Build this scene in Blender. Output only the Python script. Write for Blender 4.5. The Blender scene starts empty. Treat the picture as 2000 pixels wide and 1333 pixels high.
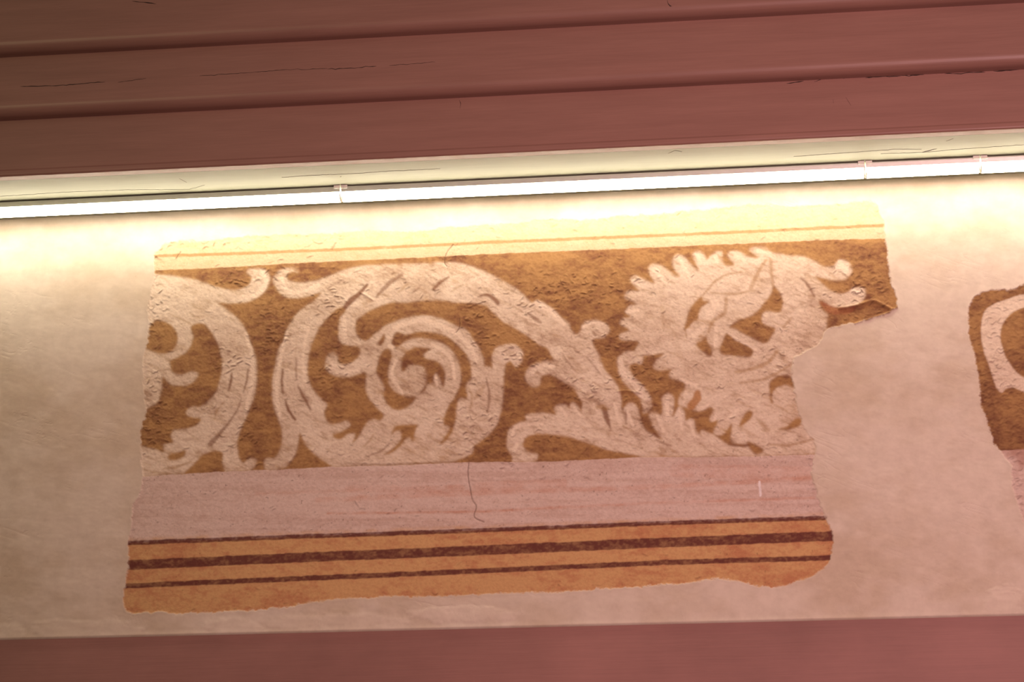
import bpy, math
import numpy as np

# ------------------------------------------------------------------ camera
W, H = 2000, 1333
FPX, PITCH, YAW, DIST = 3889.0, math.radians(21.2), math.radians(6.03), 4.47
FW = np.array([-math.sin(YAW)*math.cos(PITCH), math.cos(YAW)*math.cos(PITCH), math.sin(PITCH)])
RT = np.array([math.cos(YAW), math.sin(YAW), 0.0])
UP = np.cross(RT, FW)
LOC = np.array([0.0, 0.0, 3.2]) - DIST*FW
S = bpy.context.scene
C = S.collection
cam_d = bpy.data.cameras.new('camera'); cam = bpy.data.objects.new('camera', cam_d); C.objects.link(cam)
cam.location = LOC; cam.rotation_euler = (math.pi/2 + PITCH, 0, YAW)
cam_d.sensor_width = 36.0; cam_d.lens = 36.0*FPX/W; cam_d.clip_end = 60
S.camera = cam

def ray(u, v): return FW + RT*(u-1000)/FPX + UP*(666.5-v)/FPX
def hit_y(u, v, y=0.0):
    d = ray(u, v); return LOC + (y-LOC[1])/d[1]*d
def hit_z(u, v, z):
    d = ray(u, v); return LOC + (z-LOC[2])/d[2]*d
def proj(X, Y, Z):
    qx, qy, qz = X-LOC[0], Y-LOC[1], Z-LOC[2]
    dz = qx*FW[0]+qy*FW[1]+qz*FW[2]
    return (1000+FPX*(qx*RT[0]+qy*RT[1]+qz*RT[2])/dz, 666.5-FPX*(qx*UP[0]+qy*UP[1]+qz*UP[2])/dz)

# ------------------------------------------------------------------ world, lamps, exposure
S.view_settings.view_transform = 'Standard'; S.view_settings.look = 'None'
S.view_settings.exposure = 0.0; S.view_settings.gamma = 1.0; S.view_settings.use_curve_mapping = False
wd = bpy.data.worlds.new('world'); S.world = wd; wd.use_nodes = True
bg = wd.node_tree.nodes['Background']
bg.inputs[0].default_value = (1.0, 0.74, 0.60, 1); bg.inputs[1].default_value = 0.17
TUBE_COL, TUBE_STR = (1.0, 0.91, 0.71), 26.0
def area(name, loc, target, size, power, col, spread=180):
    l = bpy.data.lights.new(name, 'AREA'); l.shape = 'DISK'; l.size = size; l.energy = power; l.color = col
    l.spread = math.radians(spread)
    o = bpy.data.objects.new(name, l); C.objects.link(o); o.location = loc
    d = np.array(target)-np.array(loc)
    from mathutils import Vector
    o.rotation_euler = Vector(d).to_track_quat('-Z', 'Y').to_euler()
    return o
def spot(name, loc, target, power, col, deg, radius):
    from mathutils import Vector
    l = bpy.data.lights.new(name, 'SPOT'); l.energy = power; l.color = col; l.spot_size = math.radians(deg)
    l.spot_blend = 1.0; l.shadow_soft_size = radius
    o = bpy.data.objects.new(name, l); C.objects.link(o); o.location = loc
    o.rotation_euler = Vector(np.array(target)-np.array(loc)).to_track_quat('-Z', 'Y').to_euler(); return o
spot('stage_lamp', (2.4, -4.5, 2.5), (0.66, 0, 3.0), 610.0, (1.0, 0.565, 0.585), 46, 0.35)
area('hall_lamp', (-2.6, -4.6, 4.0), (-0.8, 0, 3.1), 0.9, 26.0, (1.0, 0.82, 0.44))

# ------------------------------------------------------------------ materials
def nt(name):
    m = bpy.data.materials.new(name); m.use_nodes = True
    t = m.node_tree; return m, t, t.nodes['Principled BSDF']
def noise(t, scale, detail=4, rough=0.6, vec=None, stretch=None):
    n = t.nodes.new('ShaderNodeTexNoise'); n.inputs['Scale'].default_value = scale
    n.inputs['Detail'].default_value = detail; n.inputs['Roughness'].default_value = rough
    tc = t.nodes.new('ShaderNodeTexCoord')
    if stretch:
        mp = t.nodes.new('ShaderNodeMapping'); mp.inputs['Scale'].default_value = stretch
        t.links.new(tc.outputs['Object'], mp.inputs[0]); t.links.new(mp.outputs[0], n.inputs['Vector'])
    else:
        t.links.new(tc.outputs['Object'], n.inputs['Vector'])
    return n
def ramp(t, src, c0, c1, p0=0.3, p1=0.7):
    r = t.nodes.new('ShaderNodeValToRGB'); e = r.color_ramp.elements
    e[0].position, e[1].position = p0, p1
    e[0].color = (*c0, 1); e[1].color = (*c1, 1)
    t.links.new(src, r.inputs[0]); return r
def bump(t, b, src, strength, dist):
    n = t.nodes.new('ShaderNodeBump'); n.inputs['Strength'].default_value = strength
    n.inputs['Distance'].default_value = dist
    t.links.new(src, n.inputs['Height']); t.links.new(n.outputs[0], b.inputs['Normal'])
def mix(t, a, b_, f):
    n = t.nodes.new('ShaderNodeMix'); n.data_type = 'RGBA'; n.blend_type = 'MULTIPLY'
    n.inputs['Factor'].default_value = f
    t.links.new(a, n.inputs['A']); t.links.new(b_, n.inputs['B']); return n.outputs['Result']

def painted_mat(name, scale, bstr, dist):
    m, t, b = nt(name)
    a = t.nodes.new('ShaderNodeVertexColor'); a.layer_name = 'pigment'
    n = noise(t, scale, 6, 0.7)
    r = ramp(t, n.outputs['Fac'], (0.86, 0.85, 0.84), (1.0, 1.0, 1.0), 0.32, 0.6)
    t.links.new(mix(t, a.outputs['Color'], r.outputs[0], 0.8), b.inputs['Base Color'])
    b.inputs['Roughness'].default_value = 0.85; b.inputs['Specular IOR Level'].default_value = 0.25
    bump(t, b, n.outputs['Fac'], bstr, dist); return m
M_FRESCO = painted_mat('aged_fresco_paint', 160, 0.35, 0.0015)
M_PLASTER = painted_mat('new_lime_plaster', 26, 0.10, 0.001)

def wood_paint(name, c0, c1, rough=0.5, stretch=(1.2, 14, 14)):
    m, t, b = nt(name)
    n = noise(t, 2.2, 5, 0.6, stretch=stretch)
    r = ramp(t, n.outputs['Fac'], c0, c1, 0.25, 0.75)
    g = noise(t, 9.0, 6, 0.7, stretch=(1.0, 40, 40))
    r2 = ramp(t, g.outputs['Fac'], (0.86, 0.86, 0.86), (1, 1, 1), 0.3, 0.65)
    t.links.new(mix(t, r.outputs[0], r2.outputs[0], 0.8), b.inputs['Base Color'])
    b.inputs['Roughness'].default_value = rough
    bump(t, b, g.outputs['Fac'], 0.12, 0.0015); return m
M_BROWN = wood_paint('brown_painted_timber', (0.30, 0.150, 0.120), (0.37, 0.192, 0.155), 0.42)
M_DADO = wood_paint('brown_painted_wall', (0.25, 0.110, 0.092), (0.37, 0.170, 0.145), 0.6, (1.2, 1.6, 1.6))
M_CREAM = wood_paint('cream_painted_soffit', (0.34, 0.325, 0.235), (0.39, 0.375, 0.27), 0.6)
def plain(name, col, rough, metal=0.0):
    m, t, b = nt(name)
    n = noise(t, 40, 3); r = ramp(t, n.outputs['Fac'], tuple(c*0.94 for c in col), col)
    t.links.new(r.outputs[0], b.inputs['Base Color'])
    b.inputs['Roughness'].default_value = rough; b.inputs['Metallic'].default_value = metal; return m
M_ALU = plain('satin_aluminium', (0.62, 0.64, 0.60), 0.45, 0.6)
M_CLIP = plain('white_plastic', (0.85, 0.83, 0.76), 0.4)
M_CRACK = plain('dark_crack', (0.035, 0.018, 0.014), 0.9)
M_FLOOR = plain('stone_floor', (0.22, 0.17, 0.14), 0.7)
def glow(name, col, strength):
    m, t, b = nt(name)
    b.inputs['Base Color'].default_value = (0.9, 0.9, 0.88, 1)
    b.inputs['Emission Color'].default_value = (*col, 1); b.inputs['Emission Strength'].default_value = strength
    n = noise(t, 30, 2); r = ramp(t, n.outputs['Fac'], (0.97,)*3, (1,)*3)
    b.inputs['Roughness'].default_value = 0.5
    t.links.new(r.outputs[0], b.inputs['Base Color']); return m
M_TUBE = glow('lit_led_diffuser', TUBE_COL, TUBE_STR)

# ------------------------------------------------------------------ object helpers
def link(name, me, parent=None, kind=None, label=None, cat=None, group=None):
    o = bpy.data.objects.new(name, me); C.objects.link(o)
    if parent is not None: o.parent = parent
    if kind: o['kind'] = kind
    if label: o['label'] = label
    if cat: o['category'] = cat
    if group: o['group'] = group
    return o
def mesh(name, verts, faces, mat):
    me = bpy.data.meshes.new(name); me.from_pydata([tuple(map(float, v)) for v in verts], [], faces)
    me.materials.append(mat); me.update(); return me
def extrude(name, prof, x0, x1, mat, parent=None, smooth=False, **kw):
    """closed (y, z) profile run along x"""
    n = len(prof)
    v = [(x0, y, z) for y, z in prof]+[(x1, y, z) for y, z in prof]
    A = sum(prof[i][0]*prof[(i+1) % n][1]-prof[(i+1) % n][0]*prof[i][1] for i in range(n))
    f = [(i, n+i, n+(i+1) % n, (i+1) % n) for i in range(n)]+[tuple(range(n))[::-1], tuple(range(n, 2*n))]
    if A > 0: f = [q[::-1] for q in f]
    f = [q[::-1] for q in f]
    return link(name, mesh(name, v, f, mat), parent, **kw)
def empty(name, loc, **kw):
    o = link(name, None, **kw); o.location = loc; return o

# ------------------------------------------------------------------ the mural: drawing on the wall plane
CX0, CX1, CY0, CY1 = 200, 2300, 360, 1260     # canvas window (photo pixels on the wall plane)
CW, CH = CX1-CX0, CY1-CY0
rng = np.random.default_rng(7)
def lattice(seed, nx, ny): return np.random.default_rng(seed).random((ny, nx)).astype(np.float32)
def vnoise(X, Y, sx, sy, seed):
    g = lattice(seed, 257, 257)
    a, b = X/sx, Y/sy
    i, j = np.floor(a).astype(np.int32), np.floor(b).astype(np.int32)
    fx, fy = (a-i).astype(np.float32), (b-j).astype(np.float32)
    fx = fx*fx*(3-2*fx); fy = fy*fy*(3-2*fy)
    i &= 255; j &= 255
    return ((g[j, i]*(1-fx)+g[j, i+1]*fx)*(1-fy)+(g[j+1, i]*(1-fx)+g[j+1, i+1]*fx)*fy)
def fbm(X, Y, sx, sy, seed, octs=4, gain=0.55):
    t, a, n = 0, 1.0, 0
    for k in range(octs):
        t = t+a*vnoise(X+17.3*k, Y+9.1*k, sx/2**k, sy/2**k, seed+k); n += a; a *= gain
    return t/n
def spline(pts, closed=True, sub=5):
    P = np.array(pts, float); n = len(P)
    if not closed: P = np.vstack([2*P[0]-P[1], P, 2*P[-1]-P[-2]])
    out = []
    for k in range(n if closed else n-1):
        if closed: p0, p1, p2, p3 = P[k-1], P[k], P[(k+1) % n], P[(k+2) % n]
        else: p0, p1, p2, p3 = P[k:k+4]
        # centripetal Catmull-Rom, no overshoot on uneven spacing
        d1 = max(np.linalg.norm(p1-p0), 1e-3)**.5; d2 = max(np.linalg.norm(p2-p1), 1e-3)**.5; d3 = max(np.linalg.norm(p3-p2), 1e-3)**.5
        m1 = ((p1-p0)/d1-(p2-p0)/(d1+d2)+(p2-p1)/d2)*d2
        m2 = ((p2-p1)/d2-(p3-p1)/(d2+d3)+(p3-p2)/d3)*d2
        for s in np.arange(sub)/sub:
            out.append((2*s**3-3*s**2+1)*p1+(s**3-2*s**2+s)*m1+(-2*s**3+3*s**2)*p2+(s**3-s**2)*m2)
    if not closed: out.append(P[-2])
    return np.array(out)
def fill(pts, smooth=True, sub=5):
    """anti-aliased even-odd scan fill of a closed outline -> canvas mask"""
    P = spline(pts, True, sub) if smooth else np.array(pts, float)
    m = np.zeros((CH, CW), np.float32)
    x0, y0 = P[:, 0], P[:, 1]; x1, y1 = np.roll(x0, -1), np.roll(y0, -1)
    xs = np.arange(CX0, CX1)
    SS = 3
    for r in range(max(0, int(y0.min()-CY0)-1), min(CH, int(y0.max()-CY0)+2)):
        for k in range(SS):
            yy = CY0+r+(k+.5)/SS-.5
            h = (y0 <= yy) != (y1 <= yy)
            if not h.any(): continue
            c = np.sort(x0[h]+(yy-y0[h])*(x1[h]-x0[h])/(y1[h]-y0[h]))
            for a, b in zip(c[::2], c[1::2]):
                i0, i1 = max(0, int(a-CX0)-1), min(CW, int(b-CX0)+2)
                if i1 <= i0: continue
                q = xs[i0:i1]
                m[r, i0:i1] += np.clip(np.minimum(q+.5, b)-np.maximum(q-.5, a), 0, 1)/SS
    return np.clip(m, 0, 1)
def stroke(pts, w, soft=1.2, smooth=True):
    """brush line; w = width or (start, middle, end) widths"""
    P = spline(pts, False, 6) if smooth and len(pts) > 2 else np.array(pts, float)
    m = np.zeros((CH, CW), np.float32)
    ws = np.interp(np.linspace(0, 1, len(P)), [0, .5, 1], w) if isinstance(w, tuple) else np.full(len(P), float(w))
    pad = ws.max()+4
    for (a, b, wa, wb) in zip(P[:-1], P[1:], ws[:-1], ws[1:]):
        i0, i1 = int(max(0, min(a[0], b[0])-pad-CX0)), int(min(CW, max(a[0], b[0])+pad-CX0))
        j0, j1 = int(max(0, min(a[1], b[1])-pad-CY0)), int(min(CH, max(a[1], b[1])+pad-CY0))
        if i1 <= i0 or j1 <= j0: continue
        X, Y = np.meshgrid(np.arange(i0, i1)+CX0, np.arange(j0, j1)+CY0)
        d = b-a; L = d@d+1e-9
        s = np.clip(((X-a[0])*d[0]+(Y-a[1])*d[1])/L, 0, 1)
        r = np.hypot(X-a[0]-s*d[0], Y-a[1]-s*d[1])
        v = np.clip(((wa+(wb-wa)*s)/2-r)/soft+.5, 0, 1)
        m[j0:j1, i0:i1] = np.maximum(m[j0:j1, i0:i1], v)
    return m
def blur(a, n=1):
    for _ in range(n):
        b = a.copy(); b[1:-1] = (a[:-2]+2*a[1:-1]+a[2:])/4; a = b
        b = a.copy(); b[:, 1:-1] = (a[:, :-2]+2*a[:, 1:-1]+a[:, 2:])/4; a = b
    return a

XX, YY = np.meshgrid(np.arange(CX0, CX1, dtype=np.float32), np.arange(CY0, CY1, dtype=np.float32))

# outlines ---------------------------------------------------------
FRAG1 = [(301,517),(301,499),(311,486),(327,474),(345,471),(380,472),(419,470),(457,464),(500,461),(545,459),(600,458),(650,456),(720,452),(790,453),(860,447),(930,442),(1000,437),(1074,429),(1148,430),(1234,421),(1280,420),(1339,413),(1410,406),(1483,399),(1538,403),(1585,401),(1663,397),(1706,393),(1717,413),(1725,440),(1729,467),(1733,495),(1736,520),(1738,546),(1743,563),(1750,581),(1751,595),(1753,601),(1735,612),(1691,626),(1666,632),(1636,636),(1614,646),(1605,664),(1591,677),(1571,689),(1553,698),(1548,714),(1546,737),(1553,768),(1557,795),(1562,811),(1566,826),(1576,844),(1591,863),(1592,877),(1590,900),(1585,924),(1592,954),(1597,974),(1607,998),(1612,1013),(1622,1033),(1627,1048),(1624,1073),(1622,1090),(1612,1107),(1592,1122),(1560,1135),(1530,1145),(1503,1148),(1478,1145),(1448,1138),(1394,1130),(1364,1137),(1320,1142),(1300,1143),(1212,1150),(1150,1152),(1090,1158),(1020,1158),(950,1161),(900,1162),(845,1167),(780,1165),(705,1169),(650,1172),(600,1178),(525,1190),(450,1194),(350,1198),(300,1196),(252,1197),(243,1186),(241,1162),(245,1142),(250,1100),(250,1065),(257,1025),(260,988),(275,962),(279,930),(278,913),(274,868),(276,842),(285,801),(281,771),(280,731),(279,703),(287,673),(291,642),(289,612),(295,571),(301,541)]
FRAG2 = [(1892,622),(1894,595),(1911,576),(1938,568),(1984,565),(1992,561),(2000,553),(2040,548),(2100,541),(2150,545),(2168,575),(2160,640),(2172,720),(2158,800),(2166,890),(2150,960),(2158,1040),(2120,1075),(2050,1068),(2010,1040),(1997,1008),(1988,982),(1977,951),(1976,913),(1953,882),(1942,867),(1927,821),(1917,790),(1911,733),(1904,691),(1892,656)]
TOP = [(180,534),(300,528),(430,523),(600,513),(800,504),(1000,494),(1190,487),(1330,481),(1490,474),(1600,469),(1730,466),(1800,463)]
BOT = [(200,936),(270,931),(360,926),(440,921),(560,917),(650,912),(780,909),(920,903),(1070,902),(1180,897),(1255,893),(1400,893),(1600,888),(1700,885)]
LEFT_SCROLL = [(250,536),(309,536),(343,539),(382,547),(412,557),(443,565),(467,565),(485,557),(491,545),(487,537),(481,531),(485,526),(499,524),(520,529),(528,543),(524,559),(511,576),(483,590),(453,593),(427,591),(440,601),(453,612),(469,628),(479,644),(491,673),(499,693),(502,710),(502,741),(500,761),(495,781),(485,805),(473,834),(466,852),(464,872),(467,895),(475,905),(481,900),(491,895),(501,899),(499,909),(489,919),(439,926),(360,932),(250,938)]
LS_HOLES = [
 [(384,632),(400,634),(412,648),(424,669),(430,689),(433,718),(428,747),(418,771),(402,787),(388,795),(376,794),(362,805),(370,814),(392,818),(384,830),(362,838),(339,840),(333,852),(339,864),(319,869),(319,884),(307,879),(268,866),(268,848),(285,801),(305,789),(315,765),(317,745),(316,728),(331,712),(333,704),(345,699),(362,690),(373,674),(377,655),(372,640)],
 [(305,626),(321,628),(339,640),(347,657),(345,671),(333,687),(317,691),(297,686),(280,676),(286,653),(293,636)],
 [(327,891),(343,885),(362,881),(360,891),(339,899),(329,897)],
 [(360,925),(378,908),(392,893),(410,882),(434,884),(433,903),(438,922),(400,925)]]
LS_HOOK = [(303,712),(320,712),(331,712),(337,727),(356,731),(376,725),(387,729),(384,739),(370,751),(352,754),(331,750),(319,737),(305,728)]
CENTER = [(583,532),(571,531),(560,537),(562,546),(580,552),(610,549),(640,540),(670,528),(700,520),(730,517),(820,514),(870,512),(900,514),(930,523),(967,540),(997,556),(1020,573),(1038,591),(1051,586),(1066,594),(1086,608),(1095,619),(1112,632),(1115,642),(1125,654),(1133,646),(1137,632),(1153,624),(1170,626),(1186,634),(1191,646),(1181,659),(1166,662),(1157,664),(1160,677),(1170,695),(1181,721),(1201,746),(1209,760),(1212,795),(1140,786),(1121,760),(1112,754),(1089,738),(1072,733),(1058,736),(1054,753),(1043,757),(1028,745),(1026,730),(1038,713),(1062,705),(1082,702),(1077,695),(1069,680),(1051,672),(1027,654),(1005,641),(982,628),(969,616),(958,606),(949,598),(924,592),(891,591),(867,588),(817,588),(789,592),(772,591),(760,592),(730,604),(710,615),(698,624),(694,642),(698,657),(709,665),(715,666),(730,654),(753,636),(775,626),(795,620),(825,616),(848,618),(870,626),(897,639),(908,642),(923,660),(936,680),(944,700),(947,716),(950,715),(958,717),(962,722),(960,696),(968,680),(991,672),(1009,674),(1022,690),(1019,707),(1007,717),(997,706),(989,709),(985,727),(984,761),(981,792),(972,826),(956,848),(938,863),(926,871),(922,885),(900,897),(881,904),(700,916),(654,914),(642,907),(611,885),(593,863),(585,844),(583,863),(577,887),(565,905),(550,919),(518,919),(516,903),(520,896),(536,895),(548,873),(550,842),(542,818),(534,792),(531,761),(538,705),(546,676),(553,667),(557,649),(566,631),(580,613),(592,601),(610,589),(628,571),(604,579),(584,583),(565,582),(548,574),(536,558),(533,543),(542,531),(557,523),(572,521),(582,526)]
C_HOLES = [
 [(672,600),(659,604),(649,612),(637,624),(628,636),(619,649),(613,664),(607,680),(601,709),(603,741),(611,761),(629,781),(639,790),(633,806),(640,824),(650,828),(664,826),(678,822),(685,830),(670,842),(650,852),(662,858),(678,848),(694,848),(688,867),(698,856),(718,824),(729,819),(742,822),(749,812),(731,792),(718,773),(713,751),(714,728),(692,735),(670,738),(650,733),(635,719),(635,705),(642,690),(652,686),(660,694),(660,707),(674,712),(692,705),(704,687),(700,678),(670,673),(662,664),(661,642),(664,622),(674,606)],
 [(757,682),(745,690),(739,707),(735,727),(741,739),(751,755),(749,773),(757,790),(773,800),(791,798),(804,788),(812,776),(793,775),(773,767),(761,753),(757,737),(759,715),(765,690)],
 [(766,672),(766,663),(775,649),(790,654),(817,648),(840,649),(858,652),(873,658),(890,670),(910,692),(918,711),(921,727),(920,741),(912,749),(910,761),(912,777),(897,779),(891,798),(889,822),(881,846),(869,862),(859,867),(873,848),(877,834),(867,830),(869,810),(877,792),(889,775),(899,751),(901,735),(897,711),(889,694),(877,680),(865,671),(841,663),(815,661),(795,665),(782,674),(775,678)],
 [(785,725),(784,709),(790,694),(802,683),(820,679),(841,682),(827,692),(831,701),(849,705),(863,715),(869,731),(869,747),(865,759),(860,741),(851,729),(846,737),(844,747),(833,750),(831,761),(820,769),(829,755),(834,737),(827,717),(810,712),(794,717),(790,725)],
 [(763,850),(773,834),(783,831),(818,830),(814,834),(810,842),(806,865),(800,854),(792,858),(784,867),(771,881),(749,889),(771,873),(783,858),(782,842),(775,841)],
 [(751,651),(745,658),(739,674),(745,675),(752,658)]]
LOWER_LEAF = [(990,855),(994,839),(1012,826),(1028,822),(1026,812),(1044,807),(1068,807),(1086,811),(1081,799),(1089,791),(1105,791),(1113,800),(1113,790),(1119,786),(1128,793),(1136,803),(1137,795),(1140,780),(1160,770),(1200,755),(1209,762),(1210,780),(1215,801),(1222,828),(1218,800),(1223,790),(1236,787),(1244,794),(1250,814),(1258,836),(1276,850),(1294,859),(1281,842),(1270,820),(1267,809),(1276,803),(1291,811),(1294,797),(1293,777),(1305,768),(1316,777),(1314,817),(1320,804),(1327,794),(1336,802),(1339,822),(1347,817),(1356,822),(1359,836),(1365,847),(1370,840),(1381,844),(1393,849),(1406,858),(1424,869),(1460,871),(1480,862),(1610,840),(1640,890),(1400,893),(1255,897),(1190,905),(1001,906),(1001,894),(990,876)]
L_HOLES = [[(1022,866),(1028,855),(1044,849),(1076,849),(1111,855),(1148,865),(1183,878),(1220,886),(1252,893),(1180,899),(1070,903),(1048,904),(1049,898),(1050,887),(1039,885),(1026,879)]]
TENDRIL = [(1206,700),(1221,687),(1244,687),(1257,696),(1253,712),(1242,710),(1231,714),(1235,732),(1253,750),(1267,768),(1274,790),(1269,802),(1257,809),(1255,795),(1248,777),(1231,761),(1217,746),(1208,728),(1206,714)]
WREATH = [(1248,668),(1211,663),(1210,653),(1230,645),(1210,632),(1215,622),(1231,618),(1221,609),(1230,597),(1244,594),(1220,582),(1221,572),(1233,567),(1249,569),(1233,552),(1231,543),(1241,538),(1259,546),(1279,554),(1269,536),(1266,523),(1274,515),(1292,518),(1309,531),(1327,542),(1315,523),(1312,506),(1320,497),(1337,501),(1348,515),(1365,528),(1355,508),(1352,495),(1363,490),(1375,496),(1381,508),(1386,500),(1401,490),(1411,491),(1413,511),(1418,518),(1434,518),(1424,505),(1421,495),(1431,490),(1447,493),(1461,501),(1481,503),(1462,488),(1472,482),(1495,483),(1510,493),(1536,497),(1567,500),(1588,508),(1609,519),(1628,519),(1636,508),(1650,508),(1662,517),(1664,531),(1652,545),(1631,548),(1605,543),(1591,538),(1605,553),(1622,567),(1640,574),(1657,570),(1666,562),(1679,560),(1690,565),(1690,579),(1685,588),(1671,596),(1640,601),(1622,598),(1600,586),(1603,600),(1610,607),(1617,615),(1616,629),(1616,650),(1640,690),(1640,860),(1600,900),(1480,868),(1460,868),(1431,865),(1426,858),(1429,840),(1429,826),(1420,842),(1406,851),(1393,847),(1402,821),(1388,824),(1386,817),(1393,800),(1388,795),(1370,804),(1354,801),(1341,797),(1325,790),(1327,772),(1338,754),(1334,746),(1312,741),(1305,732),(1312,722),(1291,725),(1276,718),(1280,705),(1296,690),(1262,694),(1240,684)]
W_HOLES = [
 [(1370,579),(1357,592),(1345,610),(1339,632),(1336,645),(1343,642),(1353,630),(1363,623),(1365,610),(1372,599),(1386,590),(1373,587)],
 [(1360,671),(1372,666),(1380,655),(1381,668),(1391,686),(1388,696),(1370,685)],
 [(1419,652),(1438,665),(1471,684),(1467,696),(1442,696),(1411,691),(1406,683),(1411,668)],
 [(1424,640),(1438,628),(1471,615),(1481,605),(1493,592),(1507,572),(1510,560),(1524,572),(1529,591),(1524,608),(1516,610),(1497,608),(1488,615),(1490,631),(1507,639),(1514,641),(1507,657),(1495,671),(1467,660),(1450,651),(1434,642)],
 [(1503,768),(1504,746),(1515,737),(1530,733),(1544,735),(1552,757),(1537,752),(1522,755),(1510,764),(1508,775),(1510,788),(1507,788)],
 [(1519,838),(1537,833),(1553,818),(1564,818),(1564,829),(1548,838),(1533,840)],
 [(1459,804),(1469,803),(1469,813),(1459,824),(1445,833),(1450,817)],
 [(1459,863),(1472,867),(1492,880),(1477,888),(1463,874)]]
BIRD = [(1372,598),(1386,588),(1398,578),(1392,570),(1405,556),(1440,545),(1474,549),(1480,556),(1492,562),(1494,580),(1482,602),(1460,618),(1432,628),(1420,640),(1416,655),(1408,670),(1396,688),(1388,680),(1381,665),(1380,652),(1368,664),(1350,666),(1344,650),(1352,634),(1364,622),(1368,606)]
# darker accent lines on the white, (points, width, strength)
ACCENTS = [
 ([(453,729),(451,745),(447,763)],(3,5,3),.8),([(485,720),(481,747),(475,767)],(2,4,2),.75),
 ([(471,779),(463,801),(449,822),(430,846),(410,868)],(2,4,10),.6),([(439,783),(422,805),(418,820)],(2,3,2),.5),
 ([(330,612),(350,622),(372,632)],(2,6,3),.25),
 ([(674,600),(684,588),(698,577),(717,556)],(9,11,5),.8),([(735,580),(748,566),(760,553),(785,537)],(4,9,7),.6),
 ([(776,573),(790,560),(798,553)],(2,4,2),.45),([(806,571),(818,563)],3,.6),([(847,565),(858,553),(876,541)],(6,7,4),.75),
 ([(880,570),(892,563),(903,557)],(2,4,2),.5),([(938,578),(952,576),(966,585),(972,592)],(3,7,8),.8),
 ([(1030,612),(1044,622),(1056,630)],(3,8,4),.6),([(898,572),(900,580)],3,.4),
 ([(737,575),(752,577),(768,580)],(2,3,2),.5),
 ([(552,722),(550,745),(552,768)],(4,5,4),.75),([(557,780),(563,800),(576,820)],(2,6,5),.85),([(578,700),(579,740)],(3,6,3),.6),
 ([(581,752),(592,774),(606,800)],(2,6,4),.75),([(582,640),(577,680),(577,700)],(1,2,2),.25),
 ([(672,903),(702,907),(763,907),(830,905),(880,902)],(2,3,2),.35),
 ([(760,866),(746,880),(720,890)],(3,3,2),.35),([(730,848),(720,862),(708,874)],(2,4,2),.3),
 ([(950,738),(955,768),(955,790),(952,806)],(3,5,2),.6),([(945,755),(935,768),(928,778)],(6,12,6),.2),
 ([(914,756),(922,776),(918,800)],(3,5,3),.25),
 ([(1099,692),(1110,708),(1122,722)],(2,3,2),.6),([(1146,698),(1160,715),(1172,730)],(2,3,2),.6),
 ([(1158,650),(1163,656)],(6,6,4),.6),
 ([(1026,812),(1055,812),(1080,820)],(2,3,2),.25),([(1180,800),(1186,820),(1194,838)],(10,9,2),.75),([(1165,796),(1178,796),(1186,799)],(6,10,6),.5),
 ([(1222,800),(1222,815),(1223,828)],(2,4,2),.6),([(1200,845),(1212,852)],(2,3,2),.2),
 
 ([(1372,577),(1386,562),(1398,548),(1421,536),(1447,531)],(3,5,3),.3),([(1388,572),(1437,574),(1474,567)],(3,6,3),.3),
 ([(1418,582),(1416,610),(1393,627),(1383,650)],(7,8,4),.28),([(1497,508),(1481,532),(1467,563)],(5,7,9),.3),
 ([(1505,508),(1507,538),(1510,560)],(5,6,6),.3),([(1564,543),(1578,557),(1591,579)],(3,5,3),.7),
 ([(1545,622),(1531,638)],(6,8,4),.25),([(1517,687),(1501,707),(1470,720),(1436,727)],(6,8,4),.3),
 ([(1544,712),(1520,728),(1490,741),(1445,748)],(4,6,3),.28),([(1423,867),(1443,871),(1463,869)],3,.6),
 ([(1337,645),(1340,655),(1342,662)],(3,4,2),.5),
 ([(275,915),(300,922),(330,926)],(3,5,3),.4),([(320,916),(345,912),(372,903)],(3,6,4),.3),
 ([(1290,738),(1330,742)],(2,3,2),.15),([(1502,840),(1490,830),(1478,818)],(6,9,4),.25),
 ([(1280,860),(1300,868),(1312,871)],(3,3,2),.35),([(1500,868),(1540,870),(1590,858)],(4,5,3),.3),
 ([(1290,570),(1310,640),(1330,700)],(14,16,12),.08),([(1292,600),(1296,640)],(8,10,6),.14)]
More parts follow.
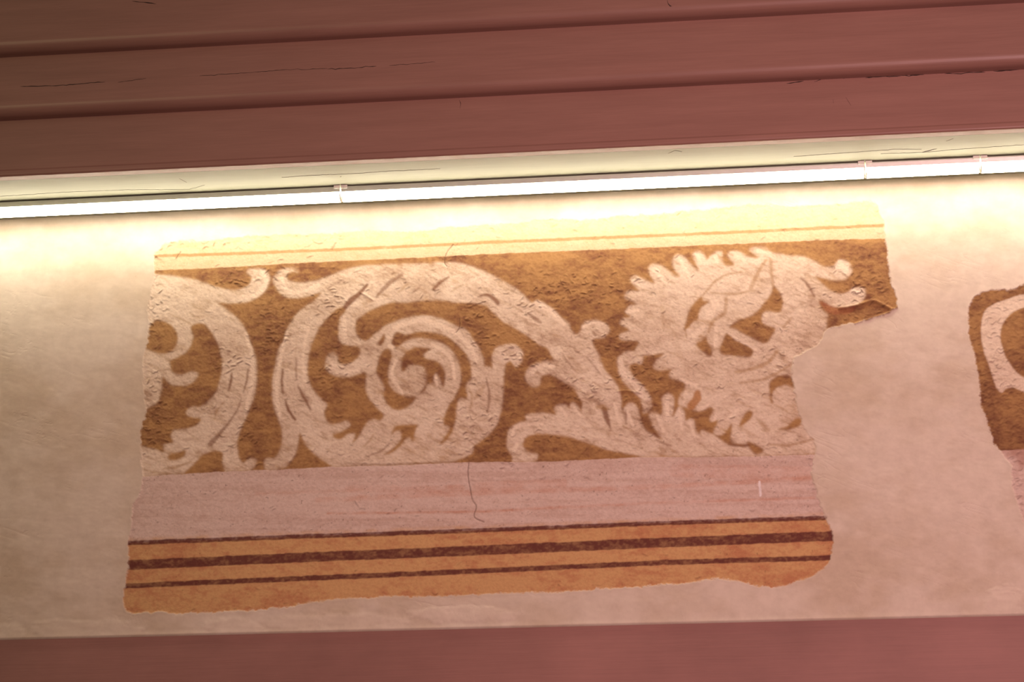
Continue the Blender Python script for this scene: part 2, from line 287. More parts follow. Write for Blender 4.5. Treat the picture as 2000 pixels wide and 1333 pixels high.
# brighter brush touches on the white
LIGHTS = [([(1278,525),(1290,540),(1302,556)],(8,9,4)),([(1328,508),(1338,525),(1346,540)],(8,10,4)),([(1362,498),(1368,512)],8),([(1398,500),(1400,512)],8),
 ([(1436,500),(1455,508)],8),([(1480,490),(1505,494)],6),([(1636,520),(1652,520)],12),([(1665,568),(1678,572)],8),([(1226,610),(1245,606)],7),
 ([(1424,652),(1450,668),(1475,682)],5),([(1223,800),(1236,830)],6),([(1303,780),(1304,815)],7),([(767,679),(760,676)],8),
 ([(660,726),(650,718)],8),([(1004,880),(1010,868)],8),([(1010,690),(1016,700)],6),([(850,734),(853,752)],6),([(1240,550),(1256,558)],6),([(1284,812),(1296,842)],6),([(1303,780),(1303,820)],6),([(1327,802),(1331,838)],6),([(1347,825),(1356,852)],6),([(1121,795),(1131,810)],5),([(1094,797),(1106,812)],5),([(1160,790),(1170,810)],5),([(1200,790),(1212,832)],7),([(1030,815),(1060,812)],5),([(1000,850),(1008,835),(1030,830),(1060,828)],7),([(1400,810),(1390,835)],7),([(1440,800),(1420,820)],6),([(1364,800),(1385,790)],6),([(1340,765),(1336,785)],6),([(1212,705),(1216,725),(1236,748),(1260,780)],9),([(1048,590),(1075,608),(1100,632)],9),([(1140,640),(1155,630),(1175,634)],7),([(1038,730),(1050,716),(1080,716)],9),([(550,545),(556,565),(585,570),(620,558)],9),([(512,530),(520,548),(505,572),(470,582)],9),([(480,650),(492,700),(492,750),(480,800)],7),([(560,650),(548,700),(540,760),(546,810)],7),([(602,640),(592,690),(596,750)],6),([(770,640),(820,626),(870,640),(905,662),(930,700)],9),([(845,672),(880,700),(888,740)],7),([(775,700),(765,730),(785,768)],6),([(650,715),(670,728),(700,722)],8),([(672,622),(674,660)],8),([(1470,560),(1440,580)],14),([(1400,590),(1385,615)],12),([(1375,640),(1355,655)],10),([(1399,640),(1397,675)],8),([(1640,510),(1652,530)],10),([(1330,742),(1360,752)],7)]

n1w = fbm(XX, YY, 55, 40, 12)
def union(*ms):
    a = ms[0]
    for b in ms[1:]: a = np.maximum(a, b)
    return a
m_f1 = fill(FRAG1, True, 3); m_f2 = fill(FRAG2, True, 3)
top_y = np.interp(XX[0], *np.array(TOP, float).T); bot_y = np.interp(XX[0], *np.array(BOT, float).T)
m_frieze = np.clip(YY-top_y[None]+.5, 0, 1)*np.clip(bot_y[None]-YY+.5, 0, 1)
def holed(w, holes):
    m = fill(w)
    for h in holes: m = m*(1-fill(h))
    return m
m_left = union(holed(LEFT_SCROLL, LS_HOLES), fill(LS_HOOK))
m_center = holed(CENTER, C_HOLES)
m_leaf = holed(LOWER_LEAF, L_HOLES)
m_leaf = m_leaf*(1-fill(W_HOLES[7]))
m_tend = fill(TENDRIL)
m_wreath = holed(WREATH, W_HOLES)
m_bird = fill(BIRD)*m_wreath
ring_o = [(2030+108*math.cos(a), 676+100*math.sin(a)) for a in np.linspace(0, 2*math.pi, 24, endpoint=False)]
ring_i = [(2032+78*math.cos(a), 670+72*math.sin(a)) for a in np.linspace(0, 2*math.pi, 24, endpoint=False)]
RING_O = [(2000,575),(1965,585),(1927,603),(1917,633),(1919,675),(1934,721),(1946,756),(1957,767),(1965,760),(1980,757),(2000,766),(2050,768),(2110,740),(2140,680),(2120,610),(2070,580)]
RING_I = [(2000,601),(1969,618),(1955,645),(1959,683),(1972,710),(2000,738),(2050,740),(2090,715),(2108,675),(2095,630),(2050,602)]
m_ring = fill(RING_O)*(1-fill(RING_I))
white = union(m_left, m_center, m_leaf, m_tend, m_wreath)*m_frieze
core = blur(white, 40)
white = blur(white, 5)
brush = fbm(XX+.6*YY, YY-.5*XX, 26, 7, 81, 3)
white = white*np.clip(.72+.30*np.clip((core-.45)*2, 0, 1)-1.5*np.clip(brush-.5, 0, .25)-1.2*np.clip(n1w-.52, 0, .2), 0, 1)

# pigment colours (linear albedo) ----------------------------------
def srgb(*c): return np.array([((x/255)/12.92 if x <= 10 else (((x/255)+.055)/1.055)**2.4) for x in c], np.float32)
BROWN_A, BROWN_B = srgb(170, 129, 82), srgb(120, 78, 54)
WHITE_A, WHITE_B = srgb(224, 204, 182), srgb(200, 174, 150)
CREAM, LILAC = srgb(208, 184, 152), srgb(214, 190, 178)
OCHRE, OCHRE_B = srgb(206, 162, 112), srgb(188, 130, 92)
TAN, DARK = srgb(168, 122, 72), srgb(100, 52, 46)
PLASTER = srgb(217, 201, 184)
def lay(col, m, c): return col*(1-m[..., None])+c*m[..., None]
n1 = fbm(XX, YY, 90, 60, 11); n2 = fbm(XX, YY, 22, 10, 21); n3 = fbm(XX, YY, 6, 4, 31, 3); nS = fbm(XX, YY, 220, 7, 41)
def tone(a, b, *w):
    t = np.clip(sum(w), 0, 1)[..., None]; return a*(1-t)+b*t
ground = tone(BROWN_A, BROWN_B, 1.3*(n1-.5)+.35, 1.2*(n2-.5), .9*(n3-.5))
wht = tone(WHITE_A, WHITE_B, 1.1*(n1-.5)+.3, 1.1*(n2-.5), .7*(n3-.5))
# cream border above, pale band below
col = tone(CREAM, CREAM*np.array([.90, .86, .78], np.float32), 1.6*(n2-.5)+.3, 1.0*(n3-.5))
lil = tone(LILAC, LILAC*np.array([.86, .80, .77], np.float32), 2.2*(nS-.5)+.35, 1.2*(n2-.5), 1.4*(n3-.5))
below = np.clip(YY-bot_y[None]+.5, 0, 1)
col = lay(col, below, lil)
lx = XX[0]
def band(pts): return np.interp(lx, *np.array(pts, float).T)[None]
s1 = band([(200,1063),(255,1061),(600,1048),(700,1045),(1000,1034),(1300,1022),(1610,1012),(2200,992)])
s2 = band([(200,1107),(255,1104),(600,1089),(700,1085),(1000,1073),(1300,1060),(1620,1048),(2200,1026)])
s3 = band([(200,1147),(248,1145),(600,1130),(700,1126),(1000,1113),(1300,1099),(1620,1090),(2200,1069)])
for pts, wid, st in (([(620,977),(1000,961),(1300,950),(1590,934)], 9, .35), ([(700,968),(950,958),(1010,956)], 5, .15), ([(640,1003),(760,1002),(980,998),(1000,996)], 4, .6), ([(1000,996),(1300,982),(1590,973)], 5, .45),
    ([(680,955),(860,956),(900,953)], 14, .3), ([(1320,920),(1580,925)], 26, .25), ([(500,965),(700,958)], 6, .2), ([(930,950),(1100,944)], 16, .25)):
    m = stroke(pts, wid, 4)*np.clip(.4+1.6*(n2-.3), 0, 1)
    col = lay(col, m*st, srgb(196, 132, 100))
m_or = np.clip((YY-(s1-13))/6, 0, 1)*np.clip((s1+2-YY), 0, 1)
col = lay(col, m_or*.55*np.clip(2*(n2-.25), 0, 1), OCHRE)
och = tone(OCHRE, OCHRE_B, 1.5*(n1-.5)+.25, 1.6*(n2-.5), 1.2*(n3-.5))
m_och = np.clip(YY-s1+.5, 0, 1); col = lay(col, m_och, och)
wob = 1.2*(n2-.5)
def stripe(c, w, amt): return np.clip((w/2-np.abs(YY-c+wob))/1.5+.5, 0, 1)*amt
wear = np.clip(.93+.5*(n2-.5)+.6*(n3-.5), .7, 1)
m_s1, m_s2, m_s3 = stripe(s1, 8.5, 1), stripe(s2, 19, 1), stripe(s3, 10, 1)
for m in (m_s1, m_s2, m_s3): col = lay(col, m*wear*.95, DARK)
m_line = np.clip((3.0-np.abs(YY-band([(200,505),(310,500),(514,493.5),(670,487),(1000,471.5),(1234,462),(1468,452),(1722,440),(1800,437)])+wob*.6))/1.5+.5, 0, 1)
col = lay(col, m_line*np.clip(.5+1.5*n2, 0, 1)*.75, TAN)
# frieze: ochre-brown ground, white ornament, accents
col = lay(col, m_frieze, ground)
edge = np.clip(blur(white, 8)-white, 0, 1)          # thin pale wash beside the white strokes
col = lay(col, edge*.45*m_frieze, wht*np.array([.86, .80, .70], np.float32))
hi = np.clip(white*(1.05-.25*np.clip(3*(n3-.62), 0, 1)), 0, 1)
col = lay(col, hi, wht)
rim = np.clip(white-blur(white, 14), 0, 1)           # brushes overlap at the outline, the rim reads brighter
col = lay(col, rim*.5*white, WHITE_A*1.03)
col = lay(col, blur(stroke([(1363,768),(1361,779),(1350,793)], (12,16,16), 3), 3)*.85, srgb(172, 118, 66))
for pts, w in LIGHTS: col = lay(col, blur(stroke(pts, w, 2), 2)*.85*np.clip(white*1.5, 0, 1), WHITE_A*1.08)
for pts, w, st in ACCENTS:
    st = min(.9, st*1.8) if st < .4 else min(.95, st*1.1)
    col = lay(col, blur(stroke(pts, w, 2.0), 3)*st*m_frieze, BROWN_A*.9 if st < .6 else BROWN_B*1.1)
col = lay(col, blur(fill([(1600,588),(1640,603),(1672,600),(1660,612),(1620,612)]), 2)*.35, srgb(170, 96, 70))
# dark pits and specks over all the old surface
sp = np.clip((vnoise(XX, YY, 3.1, 2.6, 71)-.90)*14, 0, 1)*np.clip(2.5*(n1-.3)+1.2*(below*np.clip(s1-YY, 0, 1)), 0, 1)
col = lay(col, sp*.6, srgb(80, 52, 36))
crack = union(stroke([(885,478),(873,492),(868,514),(872,520)], 2), stroke([(897,622),(897,640),(890,650)], 2), stroke([(915,905),(914,930),(918,955),(922,975),(930,990),(926,1010),(945,1020)], 2), stroke([(343,505),(352,492)], 1.6))
col = lay(col, crack*.6, srgb(90, 60, 44))
col = lay(col, stroke([(1483,942),(1485,968)], 4.5), srgb(235, 222, 220))
# second fragment on the right
c2 = tone(BROWN_A*.95, BROWN_B*.95, 1.4*(n1-.5)+.45, 1.2*(n2-.5), .8*(n3-.5))
c2 = lay(c2, blur(m_ring, 2), wht)
m_b2 = np.clip(YY-(881-.06*(XX-1953))+.5, 0, 1)
lil2 = lay(lil, np.clip(4*(fbm(XX, YY, 40, 55, 91)-.48), 0, 1)*.55, srgb(160, 108, 90))
c2 = lay(c2, m_b2, lil2)
col = np.where((XX > 1820)[..., None], c2, col)
col = col.astype(np.float32)

# part labels on the canvas ------------------------------------------
PN = ['border_band', 'border_line', 'frieze_ground', 'acanthus_scroll', 'acanthus_scroll', 'acanthus_leaf', 'tendril', 'acanthus_wreath', 'bird', 'pale_band', 'dark_stripe', 'dark_stripe', 'dark_stripe', 'ochre_band', 'ochre_band', 'ochre_band', 'frieze_ground', 'scroll_ring', 'pale_band']
lab = np.zeros((CH, CW), np.int8)
lab[m_line > .5] = 1
lab[below > .5] = 9
lab[(YY > s1)] = 13; lab[(YY > s2)] = 14; lab[(YY > s3)] = 15
lab[m_s1 > .5] = 10; lab[m_s2 > .5] = 11; lab[m_s3 > .5] = 12
fr = m_frieze > .5
lab[fr] = 2
for m, k in ((m_left, 3), (m_wreath, 7), (m_leaf, 5), (m_center, 4), (m_tend, 6), (m_bird, 8)):
    lab[fr & (m > .5)] = k
r = XX > 1820
lab[r] = 16; lab[r & (m_ring > .5)] = 17; lab[r & (m_b2 > .5)] = 18

# relief on the canvas (metres, + is towards the viewer) ----------------
clusters = np.zeros((CH, CW), np.float32)
for cx, cy, rx, ry, a in ((470,545,45,22,1),(530,535,30,25,.8),(535,640,40,60,1),(445,705,60,25,.7),(690,545,60,30,.5),(640,730,45,55,.8),(930,612,45,30,1),(950,660,40,45,.8),(1110,560,110,40,.9),(1030,600,40,30,.8),(1180,665,40,30,.8),(1150,760,60,25,.8),(1240,740,40,50,.8),(300,600,30,70,.9),(295,745,25,40,.9),(300,830,40,50,.9),(1690,560,60,70,1),(1270,540,60,40,.5),(1210,560,60,60,.4),(930,840,50,60,.6),(660,590,60,40,.6),(840,565,70,30,.6),(1010,690,40,30,.7),(480,850,40,60,.6),(1060,850,70,60,.3),(420,475,160,8,.8),(1500,640,60,60,.3),(1600,590,40,40,.4)):
    clusters = np.maximum(clusters, a*np.exp(-((XX-cx)/rx)**2-((YY-cy)/ry)**2))
clusters = np.clip(clusters+.35*np.clip(3*(fbm(XX, YY, 70, 50, 51)-.52), 0, 1), 0, 1)
wx = XX+10*(vnoise(XX, YY, 15, 11, 61)-.5); wy = YY+.18*(XX-1000)+8*(vnoise(XX, YY, 19, 9, 62)-.5)
rough = fbm(XX, YY, 8, 5, 65, 3)-.5
relief = .0010*rough*(.5+1.2*clusters)+.0005*(fbm(XX, YY, 3.4, 2.6, 68, 2)-.5)+.0012*(fbm(XX, YY, 60, 40, 66, 2)-.5)
# lifted paint flakes: a gentle upper side and an abrupt lower edge, crowded where the surface was hacked
pit_shade = np.zeros((CH, CW), np.float32)
fr_ = np.random.default_rng(99)
prob = clusters**1.5+.035+.9*np.clip(1-blur(m_f1, 60), 0, 1)*(YY < 1040)
cand = fr_.random((60000, 2))*[CW-60, CH-60]+30
for (qx, qy) in cand:
    ix, iy = int(qx), int(qy)
    if m_f1[iy, ix]+m_f2[iy, ix] < .5 or fr_.random() > prob[iy, ix]*.22: continue
    if iy > 1045-CY0 and fr_.random() > .35: continue
    L, wd_, an = fr_.uniform(2.5, 7), fr_.uniform(2.0, 4.5), math.radians(fr_.normal(-10, 24))
    bend = fr_.normal(0, .05); a = fr_.uniform(.0004, .0014)*(.55+.6*clusters[iy, ix])
    gx, gy = np.meshgrid(np.arange(-13, 14), np.arange(-13, 14))
    t_ = gx*math.cos(an)+gy*math.sin(an); n_ = -gx*math.sin(an)+gy*math.cos(an)-bend*t_**2
    e_ = np.exp(-(t_/L)**4)
    p_ = np.clip(1+n_/wd_, 0, 1)*np.clip(.8-n_, 0, 1)*e_
    relief[iy-13:iy+14, ix-13:ix+14] += a*p_
    pit_shade[iy-13:iy+14, ix-13:ix+14] = np.maximum(pit_shade[iy-13:iy+14, ix-13:ix+14], np.exp(-((n_-1.4)/1.3)**2)*e_*min(1, a/.0012))
col = lay(col, (pit_shade*.6).astype(np.float32), srgb(84, 54, 36)).astype(np.float32)  # bared darker layer under each flake, with its edge shadow painted in
relief *= 1-.5*np.clip((YY-bot_y[None])/20, 0, 1)
relief -= .0012*crack
# overlapping fold along the lower right tip of the large fragment
for pts, w, a in (([(1640,603),(1670,598),(1706,588),(1727,597),(1745,606)], 5, .004), ([(1625,643),(1660,637),(1692,627),(1735,612),(1753,601)], 5, .0045), ([(1555,700),(1575,690),(1590,682)], 4, .003), ([(705,572),(715,577),(728,586)], 3, .002), ([(1207,765),(1225,764),(1245,768)], 3, .002)):
    relief += a*blur(stroke(pts, w, 3), 1)

# ------------------------------------------------------------------ the wall: one height field, split into plaster and painted parts
Z_TOPWALL = 3.62
Z_EDGE = hit_y(1000, 1228)[2]                        # bottom edge of the plaster
def axis(stops):
    a = [stops[0][0]]
    for (p, step), (q, _) in zip(stops[:-1], stops[1:]):
        n = max(1, int(round((q-p)/step))); a += list(p+(q-p)*np.arange(1, n+1)/n)
    return np.array(a)
mm = 1.155e-3
xl, xr = hit_y(235, 800)[0], hit_y(1762, 600)[0]
xs = axis([(-3.0, .06), (-1.35, .0045), (xl, 1.28*mm), (xr, 2.0*mm), (hit_y(2010, 700)[0], .004), (hit_y(2190, 700)[0], .05), (3.0, .05)])
zt, zb = hit_y(1720, 385)[2]+.004, hit_y(250, 1202)[2]-.002
zs = axis([(Z_EDGE, .0035), (zb, 1.33*mm), (zt, .006), (Z_TOPWALL, .006)])
GX, GZ = np.meshgrid(xs, zs)
nx, nz = len(xs), len(zs)
PX, PY = proj(GX, 0.0, GZ)
PX = PX.astype(np.float32); PY = PY.astype(np.float32)
# ragged edges: jitter the look-up position a little
jx = 2.4*(fbm(PX, PY, 14, 10, 101, 3)-.5); jy = 2.4*(fbm(PX, PY, 12, 9, 111, 3)-.5)
def sample(img, x, y):
    x = np.clip(x-CX0, 0, CW-1.001); y = np.clip(y-CY0, 0, CH-1.001)
    i, j = x.astype(np.int32), y.astype(np.int32); fx, fy = x-i, y-j
    if img.ndim == 3: fx, fy = fx[..., None], fy[..., None]
    return (img[j, i]*(1-fx)+img[j, i+1]*fx)*(1-fy)+(img[j+1, i]*(1-fx)+img[j+1, i+1]*fx)*fy
ex = 10.0*(fbm(PX, PY, 11, 9, 121, 4, .7)-.5); ey = 10.0*(fbm(PX, PY, 11, 9, 131, 4, .7)-.5)
m_frag = np.maximum(m_f1, m_f2)
inside = sample(blur(m_frag, 3), PX+ex, PY+ey)
outc = (PX < CX0) | (PX > CX1-2) | (PY < CY0) | (PY > CY1-2)
inside[outc] = 0
frag_soft = sample(blur(m_frag, 24), PX+ex, PY+ey); frag_soft[outc] = 0
hw = .0022*(fbm(PX, PY, 260, 160, 141, 3)-.5)+.0010*(fbm(PX, PY, 45, 25, 151, 3)-.5)+.00018*(fbm(PX, PY, 9, 6, 161, 2)-.5)
scr = np.clip((1-np.abs(2*vnoise(PX+.5*PY, PY-.35*PX+9*vnoise(PX, PY, 60, 60, 171), 60, 7, 172)-1))-.93, 0, 1)*np.clip(6*(vnoise(PX, PY, 70, 45, 173)-.72), 0, 1)
hw -= .006*scr
def trowel(cx, cy, rx, ry, seed):          # raised smear of plaster with a lobed edge
    d = ((PX-cx)/rx)**2+((PY-cy)/ry)**2+1.6*(fbm(PX, PY, 34, 11, seed, 4, .65)-.5)
    return np.clip((1-d)*2.2, 0, 1)
patch = np.maximum.reduce([trowel(10, 1238, 45, 20, 181), trowel(160, 1232, 110, 24, 182), trowel(230, 1230, 50, 22, 183), trowel(455, 1226, 60, 22, 184), trowel(640, 1218, 180, 20, 185), trowel(1960, 1185, 40, 50, 186), trowel(900, 1200, 120, 18, 187)])
hw += .0007*patch*(.6+.8*fbm(PX+2*PY, PY, 30, 6, 191, 3))
hw += .0004*np.clip(frag_soft*2, 0, 1)*(1-inside)             # lip of new plaster around the old paint
hf = -.0010+sample(relief.astype(np.float32), PX, PY)
st = np.clip(inside*1.1-.05, 0, 1)
HGT = hw*(1-st)+hf*st
low = np.clip((GZ-Z_EDGE)/.012, 0, 1); HGT = HGT*low+(1-low)*(.0012+.0012*(fbm(PX, PY, 16, 9, 231, 3)-.5)); HGT[0] = -.006
COLV = sample(col, PX+jx, PY+jy)
pn = fbm(PX, PY, 150, 110, 201, 4); pn2 = fbm(PX, PY, 30, 18, 211, 3)
pl = tone(PLASTER, PLASTER*np.array([.86, .82, .76], np.float32), 2.4*(pn-.5)+.35, .9*(pn2-.5))
pl = pl*(1-.6*patch[..., None])+.6*patch[..., None]*PLASTER*1.06
dsp = np.clip((vnoise(PX, PY, 5, 4, 221)-.955)*20, 0, 1)*np.clip(4*(pn-.55), 0, 1)
pl = lay(pl, dsp*.35, srgb(150, 110, 80))
COLV = COLV*st[..., None]+pl*(1-st[..., None])

V = np.stack([GX, -HGT, GZ], -1).reshape(-1, 3).astype(np.float32)
dzx = np.gradient(HGT, xs, axis=1); dzz = np.gradient(HGT, zs, axis=0)
NRM = np.stack([-dzx, -np.ones_like(HGT), -dzz], -1)
NRM /= np.linalg.norm(NRM, axis=-1, keepdims=True); NRM = NRM.reshape(-1, 3).astype(np.float32)
VC = np.concatenate([np.clip(COLV, 0, 1).reshape(-1, 3), np.ones((nx*nz, 1))], 1).astype(np.float32)
I, J = np.meshgrid(np.arange(nx-1), np.arange(nz-1))
q0 = (J*nx+I).ravel()
QUADS = np.stack([q0, q0+1, q0+nx+1, q0+nx], 1).astype(np.int32)
cx = .25*(PX[:-1, :-1]+PX[1:, :-1]+PX[:-1, 1:]+PX[1:, 1:]); cy = .25*(PY[:-1, :-1]+PY[1:, :-1]+PY[:-1, 1:]+PY[1:, 1:])
fin = .25*(inside[:-1, :-1]+inside[1:, :-1]+inside[:-1, 1:]+inside[1:, 1:]) > .5
jj = np.clip((cy+jy[:-1, :-1]-CY0+.5).astype(int), 0, CH-1); ii = np.clip((cx+jx[:-1, :-1]-CX0+.5).astype(int), 0, CW-1)
FL = np.where(fin, lab[jj, ii], -1).ravel()
def grid_part(name, sel, mat, parent=None, origin=(0, 0, 0), **kw):
    f = QUADS[sel]
    if not len(f): return None
    used = np.unique(f); remap = np.zeros(nx*nz, np.int32); remap[used] = np.arange(len(used))
    f = remap[f]
    me = bpy.data.meshes.new(name); me.vertices.add(len(used)); me.loops.add(f.size); me.polygons.add(len(f))
    me.vertices.foreach_set('co', (V[used]-np.array(origin, np.float32)).ravel())
    me.loops.foreach_set('vertex_index', f.ravel())
    me.polygons.foreach_set('loop_start', np.arange(0, f.size, 4, dtype=np.int32))
    me.update(calc_edges=True)
    a = me.color_attributes.new('pigment', 'FLOAT_COLOR', 'POINT'); a.data.foreach_set('color', VC[used].ravel())
    me.polygons.foreach_set('use_smooth', np.ones(len(f), bool))
    me.normals_split_custom_set_from_vertices(NRM[used])
    me.materials.append(mat); me.validate(clean_customdata=False)
    return link(name, me, parent, **kw)
wall = grid_part('wall_back', FL == -1, M_PLASTER, kind='structure', label='cream new plaster wall surrounding the old painted fragments')
o1 = tuple(map(float, hit_y(940, 1160)))
f1 = empty('fresco_fragment', o1, label='large fragment of old fresco with white acanthus scrolls and a bird wreath above dark stripes', cat='fresco')
o2 = tuple(map(float, hit_y(2050, 1060)))
f2 = empty('fresco_fragment', o2, label='second brown fresco fragment with a single white ring, cut off by the right picture edge', cat='fresco')
PL = {0: 'cream border along the top', 1: 'thin tan line', 2: 'ochre brown ground', 3: 'left scroll, cut off by the broken edge', 4: 'full spiral scroll with hooked leaf and stem', 5: 'low fringed leaf beneath the stem', 6: 'small curled tendril', 7: 'round leafy wreath', 8: 'pale bird inside the wreath', 9: 'pinkish worn band', 10: 'upper thin maroon stripe', 11: 'broad maroon stripe', 12: 'lower thin maroon stripe', 16: 'brown ground', 17: 'white ring'}
for k, nm in enumerate(PN):
    root, og = (f1, o1) if k < 16 else (f2, o2)
    p = grid_part(nm, FL == k, M_FRESCO, root, og)
    if p is not None and k in PL: p['label'] = PL[k]

# ------------------------------------------------------------------ brown lower wall, cornice, soffit
XA, XB = -3.0, 3.0
extrude('wall_lower', [(.0012, Z_EDGE+.001), (.0012, 0), (.12, 0), (.12, Z_EDGE+.001)], XA, XB, M_DADO, kind='structure', label='brown painted lower wall below the plaster')
YB = -.225
z_s = hit_y(1000, 298, YB)[2]
def arc(yc, zc, ry, rz, a0, a1, n=12):
    return [(yc+ry*math.cos(a), zc+rz*math.sin(a)) for a in np.linspace(a0, a1, n+1)]
st_, r_ = .035, .022
z1 = hit_y(1000, 186, YB)[2]; y2 = YB-st_
z2 = hit_y(1000, 59, y2)[2]; y3 = y2-st_
z3 = z2+.62
corn = empty('trim_1', (0, YB, z_s), kind='structure', label='brown stepped timber cornice over the light strip')
def kid(name, prof, mat, label=None):
    o = extrude(name, [(y-YB, z-z_s) for y, z in prof], XA, XB, mat, corn)
    if label: o['label'] = label
    return o
PI = math.pi
def bead(y, z0, h=.014, t=.003):      # bottom of the board: a slightly proud strip with rounded arrises
    return [(y+.012, z0)]+arc(y-t+.005, z0+.005, .005, .005, -PI/2, -PI, 6)+[(y-t, z0+h-.002), (y-t*.7, z0+h), (y, z0+h+.003)]
kid('fascia_board', bead(YB, z_s)+[(YB, z1), (YB+.02, z1), (YB+.02, z_s)], M_BROWN, 'lowest fascia with a beaded bottom edge')
for y0, y1, z in ((YB, y2, z1), (y2, y3, z2)):
    kid('ovolo_moulding', [(y0+.05, z)]+[(y1+r_, z)]+arc(y1+r_, z+r_, r_, r_, -PI/2, -PI, 12)[1:]+[(y1, z+.03), (y0+.05, z+.03)], M_BROWN)
kid('fascia_board', [(y2, z1+.03), (y2, z2), (y2+.06, z2), (y2+.06, z1+.03)], M_BROWN, 'middle fascia')
kid('fascia_board', [(y3, z2+.03), (y3, z3), (y3+.06, z3), (y3+.06, z2+.03)], M_BROWN, 'top fascia')
kid('soffit_board', [(YB+.0205, z_s), (YB+.0205, z_s+.02), (.0, z_s+.02), (.0, z_s)], M_CREAM, 'cream underside lit by the strip')
# hair cracks in the timber paint: thin slivers lying in the surface
def crack_strip(pts, w, y=None, z=None, seed=0):
    rg = np.random.default_rng(seed)
    P = [hit_y(u, v, y-.0004) if y is not None else hit_z(u, v, z-.0004) for u, v in pts]
    dense = []
    for a, b in zip(P[:-1], P[1:]):
        n = max(2, int(np.linalg.norm(b-a)/.008))
        for k in range(n): dense.append(a+(b-a)*k/n)
    dense.append(P[-1]); D = np.array(dense)
    D[1:-1, 2 if y is not None else 1] += rg.normal(0, .0006, len(D)-2)
    hw_ = w/2*np.clip(rg.uniform(.4, 1.2, len(D)), .2, 2); hw_[0] = hw_[-1] = .0001
    ax = 2 if y is not None else 1
    A_, B_ = D.copy(), D.copy(); A_[:, ax] += hw_; B_[:, ax] -= hw_
    n = len(D); off = np.array([0, YB, z_s])
    back = np.array([0, .0006, 0]) if y is not None else np.array([0, 0, .0006])
    v = list(A_-off)+list(B_-off)+list(A_-off+back)+list(B_-off+back)
    f = []
    for i in range(n-1): f += [(i, i+1, n+i+1, n+i), (2*n+i, 3*n+i, 3*n+i+1, 2*n+i+1), (i, 2*n+i, 2*n+i+1, i+1), (n+i, n+i+1, 3*n+i+1, 3*n+i)]
    link('crack', mesh('crack', v, f, M_CRACK), corn)
for k, (pts, w, y, z) in enumerate([
    ([(40,169),(95,168),(150,164),(205,160)], .0016, y2, None), ([(230,161),(285,153)], .0010, y2, None),
    ([(390,148),(470,143),(560,136),(640,134)], .0010, y2, None), ([(640,135),(700,132),(735,129)], .0014, y2, None), ([(760,128),(850,121)], .0008, y2, None),
    ([(258,2),(280,4),(305,8)], .0022, y3, None), ([(1303,0),(1305,8),(1312,12)], .003, y3, None),
    ([(897,195),(900,203),(898,212)], .0030, YB, None), ([(1627,194),(1628,202)], .0036, YB, None), ([(1652,190),(1662,206)], .0008, YB, None),
    ([(1536,163),(1570,158)], .0026, YB, None), ([(1590,160),(1612,153)], .0022, YB, None), ([(1690,152),(1760,148)], .0020, YB, None), ([(1760,148),(1805,146)], .0026, YB, None), ([(1845,144),(1925,141)], .0018, YB, None), ([(1940,139),(1990,136)], .0022, YB, None), ([(1640,153),(1690,150)], .0014, YB, None),
    ([(550,347),(610,343),(680,340),(760,335),(860,330)], .0007, None, z_s), ([(0,384),(120,376),(250,371),(330,371),(370,370),(400,362)], .0008, None, z_s), ([(350,349),(365,357)], .0008, None, z_s), ([(1550,306),(1680,297),(1750,292),(1800,292)], .0008, None, z_s), ([(1800,298),(1830,291)], .003, None, z_s), ([(1720,301),(1800,298),(1900,290),(2000,283)], .0008, None, z_s), ([(1848,276),(1862,271)], .0012, None, z_s), ([(1305,300),(1318,294),(1332,297)], .001, None, z_s), ([(664,346),(667,345)], .003, None, z_s)]):
    crack_strip(pts, w, y, z, k)

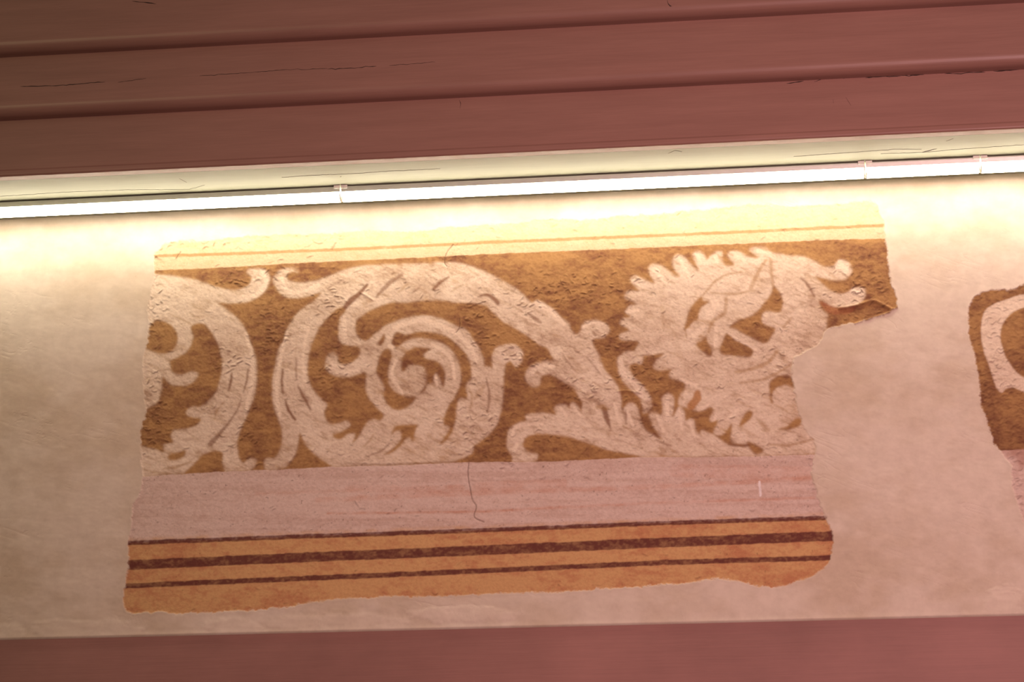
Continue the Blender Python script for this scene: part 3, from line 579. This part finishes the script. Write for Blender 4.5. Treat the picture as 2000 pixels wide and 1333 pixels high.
# ------------------------------------------------------------------ LED light fittings under the soffit
yF = hit_z(1000, 348.5, z_s-.002)[1]
zT = z_s-.0035
def xat(u, v): return float(hit_y(u, v, yF)[0])
hgt = abs(hit_y(1000, 350, yF)[2]-hit_y(1000, 371, yF)[2])
xj = [-3.0+.25, xat(665, 375), xat(1690, 327), xat(1915, 316), 2.7]
TL = ['lit light strip under the cornice, leftmost length, left of the first white joint', 'longest lit light strip under the cornice, between the two white joints', 'short lit light strip between the second and third joint', 'lit light strip under the cornice running off the right picture edge']
for k in range(4):
    xa, xb = xj[k]+.0015, xj[k+1]-.0015
    o = (float((xa+xb)/2), float(yF), float(zT))
    t = empty('light_strip', o, label=TL[k], cat='lamp', group=None)
    rel = lambda P: [(y-yF, z-zT) for y, z in P]
    a, b = xa-o[0], xb-o[0]
    # glowing round tube hung in front of a shallow aluminium back plate with a top flange
    R = .0165; yc, zc = yF+R+.001, zT-.0035-R*.55
    prof = arc(yc, zc, R, R, PI, 2*PI, 14)
    extrude('diffuser', rel(prof), a+.002, b-.002, M_TUBE, t, label='glowing white tube')
    yb_ = yc+R+.002
    extrude('housing', rel([(yF-.001, zT), (yF-.001, zT-.0025)]+arc(yc, zc, R, R*.55, PI*.97, 0, 10)+[(yb_, zc-.0075), (yb_+.003, zc-.0075), (yb_+.003, zT)]), a, b, M_ALU, t, label='aluminium profile behind the tube')
    for e in (a, b-.002):
        extrude('end_cap', rel(arc(yc, zc, R-.0003, R-.0003, PI, 2*PI, 14)), e, e+.002, M_CLIP, t)
    for e in (a, b-.014):
        extrude('mounting_clip', rel([(yF-.003, zT+.003), (yF-.003, zT-.005), (yF-.0012, zT-.005), (yF-.0012, zT+.001), (yb_+.004, zT+.001), (yb_+.004, zT+.003)]), e, e+.014, M_CLIP, t)

# ------------------------------------------------------------------ floor of the hall, unseen, added to darken the cornice undersides
def slab(name, x0, x1, y0, y1, z0, z1, mat, label):
    extrude(name, [(y0, z0), (y1, z0), (y1, z1), (y0, z1)], x0, x1, mat, kind='structure', label=label)
slab('floor', -3, 3, -6, .12, -.1, 0, M_FLOOR, 'unseen stone floor of the hall, added to dim light from below')
